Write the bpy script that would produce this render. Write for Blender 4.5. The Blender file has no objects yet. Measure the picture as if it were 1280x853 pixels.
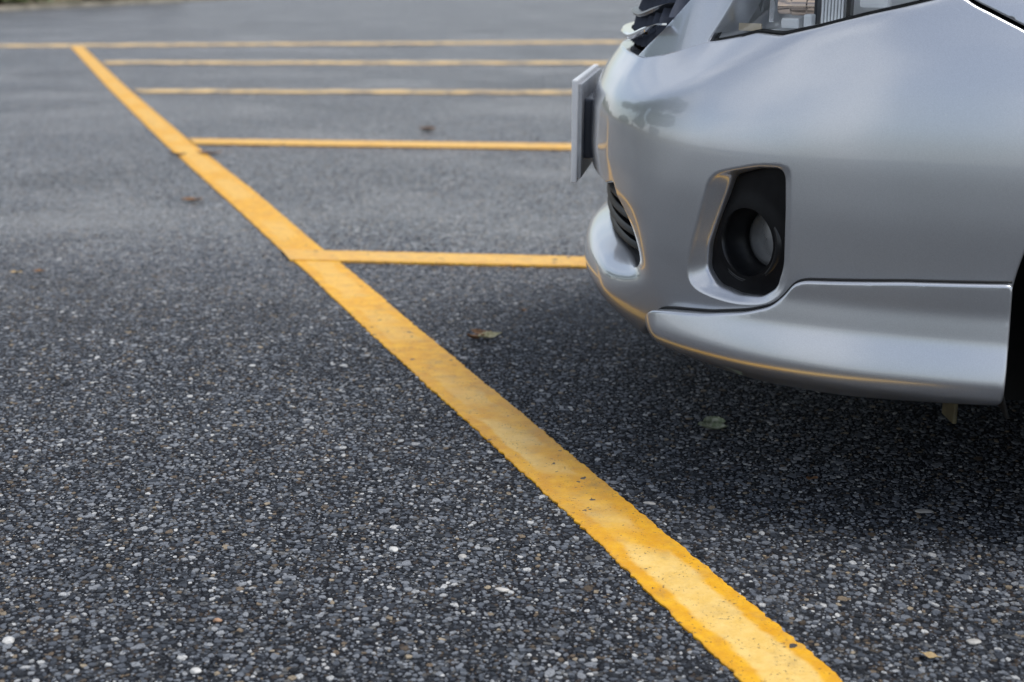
import bpy, bmesh, math, random
import numpy as np
from mathutils import Vector, Matrix, geometry
random.seed(7); rng = np.random.default_rng(7)
R = math.radians
SC = bpy.context.scene
COL = SC.collection

# ------------------------------------------------------------------ camera
CAM_H = .78; FPX = 1700.; PITCH = math.atan(473.5/1700); YAW = R(5.0)
cd = bpy.data.cameras.new('camera'); cam = bpy.data.objects.new('camera', cd); COL.objects.link(cam)
cam.location = (0, 0, CAM_H)
cam.rotation_euler = (math.pi/2-PITCH, 0, YAW)
cd.sensor_width = 36; cd.lens = 36*FPX/1280; cd.clip_start = .05; cd.clip_end = 2000
cd.dof.use_dof = True; cd.dof.focus_distance = 1.95; cd.dof.aperture_fstop = 4.5
SC.camera = cam

# ------------------------------------------------------------------ sky, sun, exposure
SUN_EL = 62; SUN_AZ = 102
w = bpy.data.worlds.new('World'); SC.world = w; w.use_nodes = True
nt = w.node_tree; bg = nt.nodes['Background']
sky = nt.nodes.new('ShaderNodeTexSky'); sky.sky_type = 'NISHITA'; sky.sun_disc = False
sky.sun_elevation = R(SUN_EL); sky.sun_rotation = R(SUN_AZ); sky.air_density = 1.0; sky.dust_density = 1.0; sky.ozone_density = 1.5
# thin broken cloud: the blue is paler and white patches drift over it
_tc = nt.nodes.new('ShaderNodeTexCoord'); _mp = nt.nodes.new('ShaderNodeMapping'); _mp.inputs['Scale'].default_value = (1, 1, 2.6); _nz = nt.nodes.new('ShaderNodeTexNoise')
_nz.inputs['Scale'].default_value = 2.3; _nz.inputs['Detail'].default_value = 6; _nz.inputs['Roughness'].default_value = .55
_mr = nt.nodes.new('ShaderNodeMapRange'); _mr.interpolation_type = 'SMOOTHSTEP'
for _i, _v in ((1, .42), (2, .66), (3, .22), (4, .85)): _mr.inputs[_i].default_value = _v
_mx = nt.nodes.new('ShaderNodeMix'); _mx.data_type = 'RGBA'; _mx.inputs[7].default_value = (7.6, 7.8, 8.2, 1)
nt.links.new(_tc.outputs['Generated'], _mp.inputs[0]); nt.links.new(_mp.outputs[0], _nz.inputs['Vector']); nt.links.new(_nz.outputs[0], _mr.inputs[0]); nt.links.new(_mr.outputs[0], _mx.inputs[0])
nt.links.new(sky.outputs[0], _mx.inputs[6]); nt.links.new(_mx.outputs[2], bg.inputs[0]); bg.inputs[1].default_value = .115
sl = bpy.data.lights.new('sun', 'SUN'); sl.energy = 2.8; sl.angle = R(30); sl.color = (1, .975, .94)
so = bpy.data.objects.new('sun', sl); COL.objects.link(so)
_d = Vector((math.sin(R(SUN_AZ))*math.cos(R(SUN_EL)), math.cos(R(SUN_AZ))*math.cos(R(SUN_EL)), math.sin(R(SUN_EL))))
so.rotation_euler = _d.to_track_quat('Z', 'Y').to_euler()
so.location = _d*30
SC.view_settings.view_transform = 'Standard'; SC.view_settings.look = 'None'
SC.view_settings.exposure = 0.30; SC.view_settings.gamma = 1
SC.render.engine = 'CYCLES'

# ------------------------------------------------------------------ node helpers
class NT:
    def __init__(s, name):
        s.m = bpy.data.materials.new(name); s.m.use_nodes = True; s.t = s.m.node_tree; s.n = s.t.nodes
        s.b = s.n['Principled BSDF']; s.out = s.n['Material Output']
    def node(s, typ, **kw):
        n = s.n.new(typ)
        for k, v in kw.items(): setattr(n, k, v)
        return n
    def put(s, sock, v):
        if v is None: return
        if isinstance(v, bpy.types.NodeSocket): s.t.links.new(v, sock)
        else:
            if isinstance(v, tuple) and len(v) == 3 and sock.type == 'RGBA': v = (*v, 1)
            sock.default_value = v
    def set(s, **kw):
        for k, v in kw.items(): s.put(s.b.inputs[k.replace('_', ' ')], v)
    def math(s, op, a, b=None, c=None, clamp=False):
        n = s.node('ShaderNodeMath', operation=op, use_clamp=clamp)
        for i, v in enumerate((a, b, c)):
            if v is not None: s.put(n.inputs[i], v)
        return n.outputs[0]
    def mix(s, fac, a, b, blend='MIX'):
        n = s.node('ShaderNodeMix', data_type='RGBA', blend_type=blend)
        s.put(n.inputs[0], fac); s.put(n.inputs[6], a); s.put(n.inputs[7], b)
        return n.outputs[2]
    def ramp(s, fac, stops, interp='LINEAR'):
        n = s.node('ShaderNodeValToRGB'); cr = n.color_ramp; cr.interpolation = interp
        while len(cr.elements) < len(stops): cr.elements.new(.5)
        for e, (p, c) in zip(cr.elements, stops):
            e.position = p; e.color = (*c, 1) if isinstance(c, tuple) else (c, c, c, 1)
        s.put(n.inputs[0], fac); return n.outputs[0]
    def noise(s, vec, scale, detail=4, rough=.5, out=0):
        n = s.node('ShaderNodeTexNoise'); s.put(n.inputs['Vector'], vec)
        n.inputs['Scale'].default_value = scale; n.inputs['Detail'].default_value = detail; n.inputs['Roughness'].default_value = rough
        return n.outputs[out]
    def voro(s, vec, scale, feature='F1', rnd=1.0):
        n = s.node('ShaderNodeTexVoronoi', feature=feature); s.put(n.inputs['Vector'], vec)
        n.inputs['Scale'].default_value = scale; n.inputs['Randomness'].default_value = rnd
        return n
    def smooth(s, v, a, b, lo=0., hi=1.):
        n = s.node('ShaderNodeMapRange', interpolation_type='SMOOTHSTEP'); s.put(n.inputs[0], v)
        for i, x in enumerate((a, b, lo, hi)): s.put(n.inputs[i+1], x)
        return n.outputs[0]
    def coord(s, which='Object'): return s.node('ShaderNodeTexCoord').outputs[which]
    def bump(s, h, dist, strength=1.0):
        n = s.node('ShaderNodeBump'); n.inputs['Strength'].default_value = strength; n.inputs['Distance'].default_value = dist
        s.put(n.inputs['Height'], h); return n.outputs[0]

def simple(name, col, rough=.5, metal=0., coat=0., noise_amt=.0, noise_scale=30., **kw):
    t = NT(name)
    c = col
    if noise_amt:
        f = t.noise(t.coord(), noise_scale, 5)
        c = t.mix(t.smooth(f, .3, .7), tuple(x*(1-noise_amt) for x in col), tuple(min(1, x*(1+noise_amt)) for x in col))
    t.set(Base_Color=c, Roughness=rough, Metallic=metal, Coat_Weight=coat)
    for k, v in kw.items(): t.set(**{k: v})
    return t.m

# ---- asphalt with exposed stones
def asphalt():
    t = NT('asphalt'); P = t.coord()
    # warp so that stones are not regular cells
    n = t.node('ShaderNodeVectorMath', operation='SCALE'); t.put(n.inputs[0], t.noise(P, 60, 2, .5, 1)); n.inputs['Scale'].default_value = .006
    a = t.node('ShaderNodeVectorMath', operation='ADD'); t.put(a.inputs[0], P); t.put(a.inputs[1], n.outputs[0]); V = a.outputs[0]
    def layer(scale, gap, density):
        e = t.voro(V, scale, 'DISTANCE_TO_EDGE'); c = t.voro(V, scale, 'F1')
        sep = t.node('ShaderNodeSeparateColor'); t.put(sep.inputs[0], c.outputs['Color'])
        rnd = sep.outputs[0]; rnd2 = sep.outputs[1]; rnd3 = sep.outputs[2]
        d = t.math('ADD', e.outputs['Distance'], t.math('MULTIPLY', t.math('SUBTRACT', t.noise(P, scale*4, 2), .5), .10))
        m = t.smooth(d, gap, gap+.07)
        keep = t.math('LESS_THAN', rnd3, density)
        return t.math('MULTIPLY', m, keep), rnd, rnd2, t.smooth(d, gap, gap+.30)
    m1, r1, q1, h1 = layer(98, .06, .74)
    m2, r2, q2, h2 = layer(175, .05, .80)
    # where the proud stones are laid (near the viewer) the sheet itself is bare binder
    sy = t.node('ShaderNodeSeparateXYZ'); t.put(sy.inputs[0], P); fy = t.smooth(sy.outputs[1], 2.5, 4.0, .18, 1.)
    m1 = t.math('MULTIPLY', m1, fy); m2 = t.math('MULTIPLY', m2, fy)
    grey = [(0, (.009, .011, .015)), (.32, (.022, .027, .035)), (.6, (.058, .067, .084)), (.78, (.13, .142, .165)), (.91, (.32, .33, .34)), (1, (.62, .61, .58))]
    tan = [(0, (.12, .075, .045)), (.5, (.22, .15, .09)), (1, (.34, .27, .18))]
    def scol(r, q):
        g = t.ramp(r, grey); tn = t.ramp(r, tan)
        c = t.mix(t.math('GREATER_THAN', q, .90), g, tn)
        return t.mix(.35, c, t.mix(t.noise(P, 500, 2), (.06, .06, .06), c, 'MIX'))
    bit = t.mix(t.smooth(t.noise(P, 300, 3), .4, .65), (.0045, .005, .007), (.013, .0145, .018))
    c = t.mix(m2, bit, scol(r2, q2)); c = t.mix(m1, c, scol(r1, q1))
    # dust and stains, metres wide
    big = t.noise(P, .9, 6, .6); mid = t.noise(P, 4.5, 5, .6)
    c = t.mix(t.math('MULTIPLY', t.smooth(big, .45, .66, 0, .48), t.smooth(sy.outputs[1], 2.4, 4.2, .08, 1.)), c, (.19, .188, .185))
    c = t.mix(t.smooth(mid, .52, .75, 0, .45), c, t.mix(1., c, (.45, .45, .47), 'MULTIPLY'))
    oil = t.noise(P, .75, 4, .6)
    c = t.mix(t.smooth(oil, .54, .70, 0, .75), c, t.mix(1., c, (.45, .43, .42), 'MULTIPLY'))
    hh = t.math('MAXIMUM', t.math('MULTIPLY', m1, t.math('ADD', h1, .25)), t.math('MULTIPLY', m2, t.math('MULTIPLY', h2, .6)))
    hh = t.math('ADD', hh, t.math('MULTIPLY', t.noise(P, 700, 2), .25))
    ms = t.math('MAXIMUM', m1, m2); rough = t.smooth(ms, 0, 1, .9, .30)
    t.set(Base_Color=c, Roughness=rough, Normal=t.bump(hh, .0016))
    t.put(t.b.inputs['Specular IOR Level'], t.smooth(ms, 0, 1, .06, 1.0))
    return t.m

def yellow_paint(seed=0., worn=1.0, pale=.0):
    # uv map: x = metres across from the centre line, y = metres along, third value (attribute 'halfw') handled by scale
    t = NT('yellow_road_paint'); P = t.coord(); U = t.coord('UV')
    s = t.node('ShaderNodeSeparateXYZ'); t.put(s.inputs[0], U); u, v = s.outputs[0], s.outputs[1]
    au = t.math('ABSOLUTE', t.math('SUBTRACT', u, .5))            # 0 centre .. .5 edge
    cv = t.node('ShaderNodeCombineXYZ'); t.put(cv.inputs[0], t.math('MULTIPLY', u, .10)); t.put(cv.inputs[1], v)
    n1 = t.noise(cv.outputs[0], 9, 4, .5); n2 = t.noise(cv.outputs[0], 2.6, 2, .5)
    inner = t.smooth(t.math('ADD', au, t.math('MULTIPLY', t.math('SUBTRACT', n1, .5), .35)), .24, .34, 1, 0)
    band = t.smooth(t.math('ADD', n2, t.math('MULTIPLY', t.math('SUBTRACT', n1, .5), .25)), .41, .52)
    m = t.math('MULTIPLY', inner, band)
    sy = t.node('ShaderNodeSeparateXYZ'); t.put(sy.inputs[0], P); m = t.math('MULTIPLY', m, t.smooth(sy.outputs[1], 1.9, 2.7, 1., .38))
    deep = t.mix(t.smooth(t.noise(P, 30, 5, .65), .35, .7), (.60, .28, .006), (.72, .38, .010))
    light = t.mix(t.smooth(t.noise(P, 45, 5, .7), .3, .7), (.66, .43, .11), (.74, .52, .18))
    c = t.mix(t.math('MULTIPLY', m, .9*worn), deep, light)
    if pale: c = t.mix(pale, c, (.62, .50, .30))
    # soft dirty film
    c = t.mix(t.smooth(t.noise(P, 17, 7, .72), .48, .72, 0, .42), c, (.36, .25, .10))
    # pits where the stones look through
    pit = t.smooth(t.noise(P, 230, 3, .6), .62, .66)
    pit = t.math('MULTIPLY', pit, t.smooth(t.noise(P, 25, 2), .42, .6))
    pit2 = t.smooth(t.noise(P, 33, 3, .6), .675, .70)
    c = t.mix(t.math('MAXIMUM', pit, pit2), c, (.05, .045, .04))
    e = t.voro(P, 92, 'DISTANCE_TO_EDGE'); h = t.smooth(e.outputs['Distance'], 0, .3)
    h = t.math('ADD', t.math('MULTIPLY', h, .22), t.noise(P, 300, 3))
    h = t.math('SUBTRACT', h, t.math('MULTIPLY', t.math('MAXIMUM', pit, pit2), .8))
    if pale > .3:
        wearn = t.noise(P, 5, 6, .7); c = t.mix(t.smooth(wearn, .44, .60, 0, .75), c, (.13, .12, .105))
    else:
        wearn = t.noise(P, 8, 7, .75); c = t.mix(t.smooth(wearn, .56, .72, 0, .45), c, (.16, .12, .06))
    t.set(Base_Color=c, Roughness=.5, Normal=t.bump(h, .0009))
    return t.m

def car_paint():
    t = NT('silver_metallic_paint'); P = t.coord()
    fl = t.voro(P, 2600, 'F1'); sep = t.node('ShaderNodeSeparateColor'); t.put(sep.inputs[0], fl.outputs['Color'])
    base = t.mix(sep.outputs[0], (.50, .515, .545), (.64, .66, .69))
    dust = t.noise(P, 9, 6, .7); sm = t.noise(P, 2.2, 3, .6)
    base = t.mix(t.smooth(dust, .52, .8, 0, .10), base, (.55, .53, .50))
    sp = t.noise(P, 150, 2, .5); dots = t.math('MULTIPLY', t.smooth(sp, .735, .76), t.smooth(t.noise(P, 6, 3), .5, .65))
    base = t.mix(t.math('MULTIPLY', dots, .35), base, (.75, .74, .70))
    t.set(Base_Color=base, Metallic=.82, Roughness=t.smooth(sm, .3, .7, .275, .315), Coat_Weight=1.0, Coat_Roughness=.022, Coat_IOR=1.5)
    return t.m

M = {}
M['asphalt'] = asphalt()
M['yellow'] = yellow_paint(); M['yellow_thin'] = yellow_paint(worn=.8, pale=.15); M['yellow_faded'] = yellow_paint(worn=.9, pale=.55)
M['paint'] = car_paint()
M['black'] = simple('black_plastic', (.006, .006, .007), .45, noise_amt=.2, noise_scale=60)
M['black'].node_tree.nodes['Principled BSDF'].inputs['Specular IOR Level'].default_value = .15
M['gloss_black'] = simple('gloss_black_plastic', (.006, .0065, .008), .28)
M['gloss_black'].node_tree.nodes['Principled BSDF'].inputs['Specular IOR Level'].default_value = .35
M['gap'] = simple('rubber_and_gap_shade', (.008, .008, .008), .6)  # rubber of the lamp gasket, and the drawn shade line above the spoiler
M['satin'] = simple('satin_black_plastic', (.006, .0065, .008), .3)
M['slat'] = simple('grille_slat_plastic', (.004, .004, .005), .4)
M['slat'].node_tree.nodes['Principled BSDF'].inputs['Specular IOR Level'].default_value = .2
M['chrome'] = simple('chrome', (.82, .83, .84), .06, 1.)
M['reflector'] = simple('reflector_chrome', (.85, .86, .86), .35, .7)
M['white'] = simple('white_plate_paint', (.88, .885, .89), .35, noise_amt=.04, noise_scale=40)
M['grey_metal'] = simple('plate_back', (.50, .51, .53), .4, .2, noise_amt=.15)
M['bracket'] = simple('bracket_plastic', (.045, .052, .072), .4); M['fin'] = simple('grille_fin_plastic', (.13, .145, .19), .3)
M['tyre'] = simple('tyre_rubber', (.014, .014, .015), .75, noise_amt=.3, noise_scale=40)
M['alloy'] = simple('alloy_wheel', (.45, .46, .47), .3, .9)
M['under'] = simple('underbody', (.01, .01, .01), .8, noise_amt=.3)
M['beige'] = simple('bulb_card', (.62, .52, .36), .6, noise_amt=.12, noise_scale=50)
M['lampwhite'] = simple('lamp_diffuser', (.90, .91, .91), .3)
M['flap'] = simple('tan_flap', (.11, .095, .05), .6, noise_amt=.3)
M['red'] = simple('tail_lamp_red', (.35, .01, .01), .2)
M['winglass'] = simple('tinted_glass', (.012, .016, .016), .03, 0.)

def lens_mat(name, tint, rough=.02):
    t = NT(name); tr = t.node('ShaderNodeBsdfTransparent'); tr.inputs[0].default_value = (*tint, 1)
    gl = t.node('ShaderNodeBsdfGlossy'); gl.inputs['Roughness'].default_value = rough
    fr = t.node('ShaderNodeFresnel'); fr.inputs[0].default_value = 1.28
    mx = t.node('ShaderNodeMixShader'); t.put(mx.inputs[0], fr.outputs[0]); t.put(mx.inputs[1], tr.outputs[0]); t.put(mx.inputs[2], gl.outputs[0])
    t.put(t.out.inputs[0], mx.outputs[0]); return t.m
M['lens'] = lens_mat('clear_lens', (.97, .98, .98))
M['foglens'] = simple('fog_glass', (.42, .43, .44), .25, .7, coat=1.)

# ------------------------------------------------------------------ mesh helpers
def tag(o, label=None, cat=None, group=None, kind=None):
    if label: o['label'] = label
    if cat: o['category'] = cat
    if group: o['group'] = group
    if kind: o['kind'] = kind
    return o
def empty(name, loc, rz=0, parent=None):
    o = bpy.data.objects.new(name, None); COL.objects.link(o); o.location = loc; o.rotation_euler = (0, 0, rz)
    o.empty_display_size = .1
    if parent: o.parent = parent
    return o
def mesh_obj(name, verts, faces, mat, parent=None, smooth=True, loc=None):
    me = bpy.data.meshes.new(name); me.from_pydata([tuple(map(float, v)) for v in verts], [], [tuple(map(int, f)) for f in faces])
    me.validate(); me.update()
    for m in (mat if isinstance(mat, (list, tuple)) else [mat]): me.materials.append(m)
    if smooth: me.polygons.foreach_set('use_smooth', [True]*len(me.polygons))
    o = bpy.data.objects.new(name, me); COL.objects.link(o)
    if parent: o.parent = parent
    if loc is not None: o.location = loc
    return o
class MB:
    def __init__(s): s.v = []; s.f = []
    def add(s, v, f):
        k = len(s.v); s.v += [tuple(x) for x in v]; s.f += [tuple(i+k for i in q) for q in f]; return s
    def box(s, c, d, mat=None, bev=0.):
        bm = bmesh.new(); bmesh.ops.create_cube(bm, size=1)
        bmesh.ops.scale(bm, vec=d, verts=bm.verts)
        if bev: bmesh.ops.bevel(bm, geom=bm.edges[:], offset=bev, segments=2, affect='EDGES', profile=.6)
        if mat: bmesh.ops.transform(bm, matrix=mat, verts=bm.verts)
        bmesh.ops.translate(bm, vec=c, verts=bm.verts)
        bm.verts.index_update()
        s.add([v.co.copy() for v in bm.verts], [[v.index for v in f.verts] for f in bm.faces]); bm.free(); return s
    def lathe(s, prof, n, M4, closed=False):
        v = []; f = []; m = len(prof)
        for i in range(n):
            a = 2*math.pi*i/n
            for (r, h) in prof: v.append(M4 @ Vector((r*math.cos(a), r*math.sin(a), h)))
        for i in range(n):
            j = (i+1) % n
            for k in range(m-1 + (1 if closed else 0)):
                l = (k+1) % m
                f.append((i*m+k, j*m+k, j*m+l, i*m+l))
        return s.add(v, f)
    def sweep(s, path, prof, up=None):
        """closed profile (list of (a,b)) swept along path; a along side vector, b along up."""
        P = [Vector(p) for p in path]; n = len(P); m = len(prof); v = []; f = []
        for i in range(n):
            t = (P[min(i+1, n-1)]-P[max(i-1, 0)]).normalized(); u = Vector(up or (0, 0, 1)); sd = t.cross(u).normalized(); uu = sd.cross(t)
            for a, b in prof: v.append(P[i]+sd*a+uu*b)
        for i in range(n-1):
            for k in range(m): f.append((i*m+k, i*m+(k+1) % m, (i+1)*m+(k+1) % m, (i+1)*m+k))
        f.append(tuple(range(m))[::-1]); f.append(tuple((n-1)*m+k for k in range(m)))
        return s.add(v, f)
    def build(s, name, mat, parent=None, smooth=False, sharp=None):
        o = mesh_obj(name, s.v, s.f, mat, parent, smooth)
        if sharp is not None: 
            o.data.polygons.foreach_set('use_smooth', [True]*len(o.data.polygons)); o.data.set_sharp_from_angle(angle=R(sharp))
        return o

# ------------------------------------------------------------------ placing from measured directions
FW = np.array([-math.sin(YAW), math.cos(YAW)]); RT = np.array([math.cos(YAW), math.sin(YAW)])
def ground(x, y, z=0.):
    a = (x-640)/FPX; b = (y-426.5)/FPX
    d = np.array([FW[0]*(math.cos(PITCH)-b*math.sin(PITCH))+RT[0]*a, FW[1]*(math.cos(PITCH)-b*math.sin(PITCH))+RT[1]*a, -(math.sin(PITCH)+b*math.cos(PITCH))])
    return np.array([0, 0, CAM_H])+(z-CAM_H)/d[2]*d
def proj(W):
    D = W[:, 0]*FW[0]+W[:, 1]*FW[1]; X = W[:, 0]*RT[0]+W[:, 1]*RT[1]; h = CAM_H-W[:, 2]
    c = D*math.cos(PITCH)+h*math.sin(PITCH); v = h*math.cos(PITCH)-D*math.sin(PITCH)
    return np.stack([640+FPX*X/c, 426.5+FPX*v/c], 1)

# ================================================================== GROUND
def grid_sheet(name, x0, x1, y0, y1, z, mat):
    return mesh_obj(name, [(x0, y0, z), (x1, y0, z), (x1, y1, z), (x0, y1, z)], [(0, 1, 2, 3)], mat, smooth=False)
tag(grid_sheet('asphalt_ground', -200, 200, -200, 200, 0, M['asphalt']), kind='structure')

def interp_poly(pts, n):
    pts = np.array(pts, float); d = np.r_[0, np.cumsum(np.linalg.norm(np.diff(pts, axis=0), axis=1))]
    t = np.linspace(0, d[-1], n); return np.stack([np.interp(t, d, pts[:, k]) for k in range(pts.shape[1])], 1)
def vnoise(t, seed, scale):
    r = np.random.default_rng(seed); k = r.uniform(-1, 1, 20000); x = t*scale+50; i = np.floor(x).astype(int); f = x-i
    return k[i % 20000]*(1-f)+k[(i+1) % 20000]*f
def road_line(name, left, right, mat, seed, z=.004, fine=.004, jag=.0026, label=None, cap=None):
    L = np.array([p[:2] for p in left]); Rr = np.array([p[:2] for p in right])
    ln = max(np.linalg.norm(np.diff(L, axis=0), axis=1).sum(), np.linalg.norm(np.diff(Rr, axis=0), axis=1).sum())
    n = int(min(6000, ln/fine))
    L = interp_poly(L, n); Rr = interp_poly(Rr, n); t = np.linspace(0, ln, n)
    ac = (Rr-L); wd = np.linalg.norm(ac, axis=1, keepdims=True); ac /= wd
    jl = jag*(.8*vnoise(t, seed, 105)+.6*vnoise(t, seed+1, 230)+.3*vnoise(t, seed+2, 9)); jr = jag*(.8*vnoise(t, seed+3, 105)+.6*vnoise(t, seed+4, 230)+.3*vnoise(t, seed+5, 9))
    L = L+ac*jl[:, None]; Rr = Rr+ac*jr[:, None]
    V = []; F = []; UV = []
    for i in range(n):
        V += [(*L[i], 0.0005), (*L[i], z-.001), (*(L[i]+ac[i]*.002), z), (*(Rr[i]-ac[i]*.002), z), (*Rr[i], z-.001), (*Rr[i], .0005)]
        UV += [(0, t[i])]*3+[(1, t[i])]*3
    for i in range(n-1):
        for k in range(5): F.append((i*6+k, i*6+k+1, i*6+6+k+1, i*6+6+k))
    o = mesh_obj(name, V, F, mat, smooth=False)
    uv = o.data.uv_layers.new(name='UVMap'); idx = np.empty(len(o.data.loops), int); o.data.loops.foreach_get('vertex_index', idx)
    uv.data.foreach_set('uv', np.array(UV)[idx].ravel())
    bm = bmesh.new(); bm.from_mesh(o.data); bmesh.ops.recalc_face_normals(bm, faces=bm.faces); bm.to_mesh(o.data); bm.free()
    tag(o, label, 'road marking', kind='structure'); return o

G = lambda pts: [ground(*p, .004) for p in pts]
ll = G([(86, 56), (134.5, 108), (200, 176.5), (224, 197), (302, 265), (352, 312)])
lr = G([(101, 56), (157, 108), (201, 146), (236, 177), (320, 238), (342, 258), (395, 305)])
ll2 = G([(352, 311), (391, 344), (418, 372), (456, 410), (488, 439), (540, 486), (608, 546), (700, 630), (752, 679), (796, 727), (851, 782), (928, 853)])
lr2 = G([(395, 304), (423, 325), (452, 349), (490, 382), (517, 408), (560, 440), (640, 506), (703, 560), (769, 613), (827, 662), (889, 711), (975, 780), (1058, 853)])
def extend(pts, d):
    a, b = np.array(pts[-5]), np.array(pts[-1]); u = (b-a)/np.linalg.norm(b-a); return pts+[b+u*d]
def calm(pts, k=.45):
    P = np.array(pts); a, b = P[0, :2], P[-1, :2]; u = (b-a)/np.linalg.norm(b-a); w = P[:, :2]-a; t = w@u; nn = np.array([-u[1], u[0]]); d = w@nn
    c = np.polyfit(t, d, 3); f = np.polyval(c, t); d2 = f+(d-f)*k; Q = a+t[:, None]*u+d2[:, None]*nn; return [np.array([q[0], q[1], .004]) for q in Q]
left_all = extend(calm(ll+ll2[1:]), .12); right_all = extend(calm(lr+lr2[1:]), .12)
road_line('bay_end_line', left_all, right_all, M['yellow'], 11, fine=.005, label='long oblique yellow line running to the bottom of the picture')
def bay(name, tl, tr, bl, br, seed, ext, z, mat, label):
    a, b = np.array(ground(*tl, z)), np.array(ground(*tr, z)); c, d = np.array(ground(*bl, z)), np.array(ground(*br, z))
    b = b+(b-a)/np.linalg.norm(b-a)*ext; d = d+(d-c)/np.linalg.norm(d-c)*ext
    road_line('bay_line', [c, d], [a, b], mat, seed, z, fine=.008, jag=.003, label=label)
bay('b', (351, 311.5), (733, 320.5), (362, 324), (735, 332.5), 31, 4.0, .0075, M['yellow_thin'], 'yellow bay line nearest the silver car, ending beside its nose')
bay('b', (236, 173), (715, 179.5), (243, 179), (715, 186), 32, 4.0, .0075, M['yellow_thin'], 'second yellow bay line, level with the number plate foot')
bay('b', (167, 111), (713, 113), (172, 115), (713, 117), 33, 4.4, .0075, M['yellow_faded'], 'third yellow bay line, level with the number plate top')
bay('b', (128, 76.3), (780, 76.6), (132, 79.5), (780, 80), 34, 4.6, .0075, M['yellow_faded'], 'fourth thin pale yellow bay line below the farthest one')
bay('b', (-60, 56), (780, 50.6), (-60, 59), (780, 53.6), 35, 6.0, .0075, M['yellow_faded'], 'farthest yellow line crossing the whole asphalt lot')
p0 = ground(990, 853); e0 = left_all[-1]
# proud stones in the bitumen, near the viewer where they can be seen one by one
def stone_mat():
    t = NT('asphalt_stone'); P = t.coord(); at_ = t.node('ShaderNodeAttribute', attribute_name='stone'); sp = t.node('ShaderNodeSeparateColor'); t.put(sp.inputs[0], at_.outputs['Color'])
    g = t.ramp(sp.outputs[0], [(0, (.007, .008, .010)), (.12, (.028, .033, .042)), (.38, (.078, .088, .106)), (.68, (.145, .158, .180)), (.92, (.225, .237, .255)), (1, (.50, .50, .49))])
    tn = t.ramp(sp.outputs[0], [(0, (.04, .030, .022)), (.5, (.14, .105, .072)), (1, (.30, .25, .18))])
    c = t.mix(t.math('GREATER_THAN', sp.outputs[1], .94), g, tn)
    n = t.noise(P, 420, 4, .6); c = t.mix(t.smooth(n, .42, .68, 0, .55), c, (.022, .023, .026))
    big = t.noise(P, .9, 6, .6); mid = t.noise(P, 4.5, 5, .6)
    c = t.mix(t.smooth(mid, .52, .75, 0, .45), c, t.mix(1., c, (.45, .45, .47), 'MULTIPLY'))
    t.set(Base_Color=c, Roughness=.55, Normal=t.bump(n, .0006)); t.b.inputs['Specular IOR Level'].default_value = .16; return t.m
M['stone'] = stone_mat()
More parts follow.
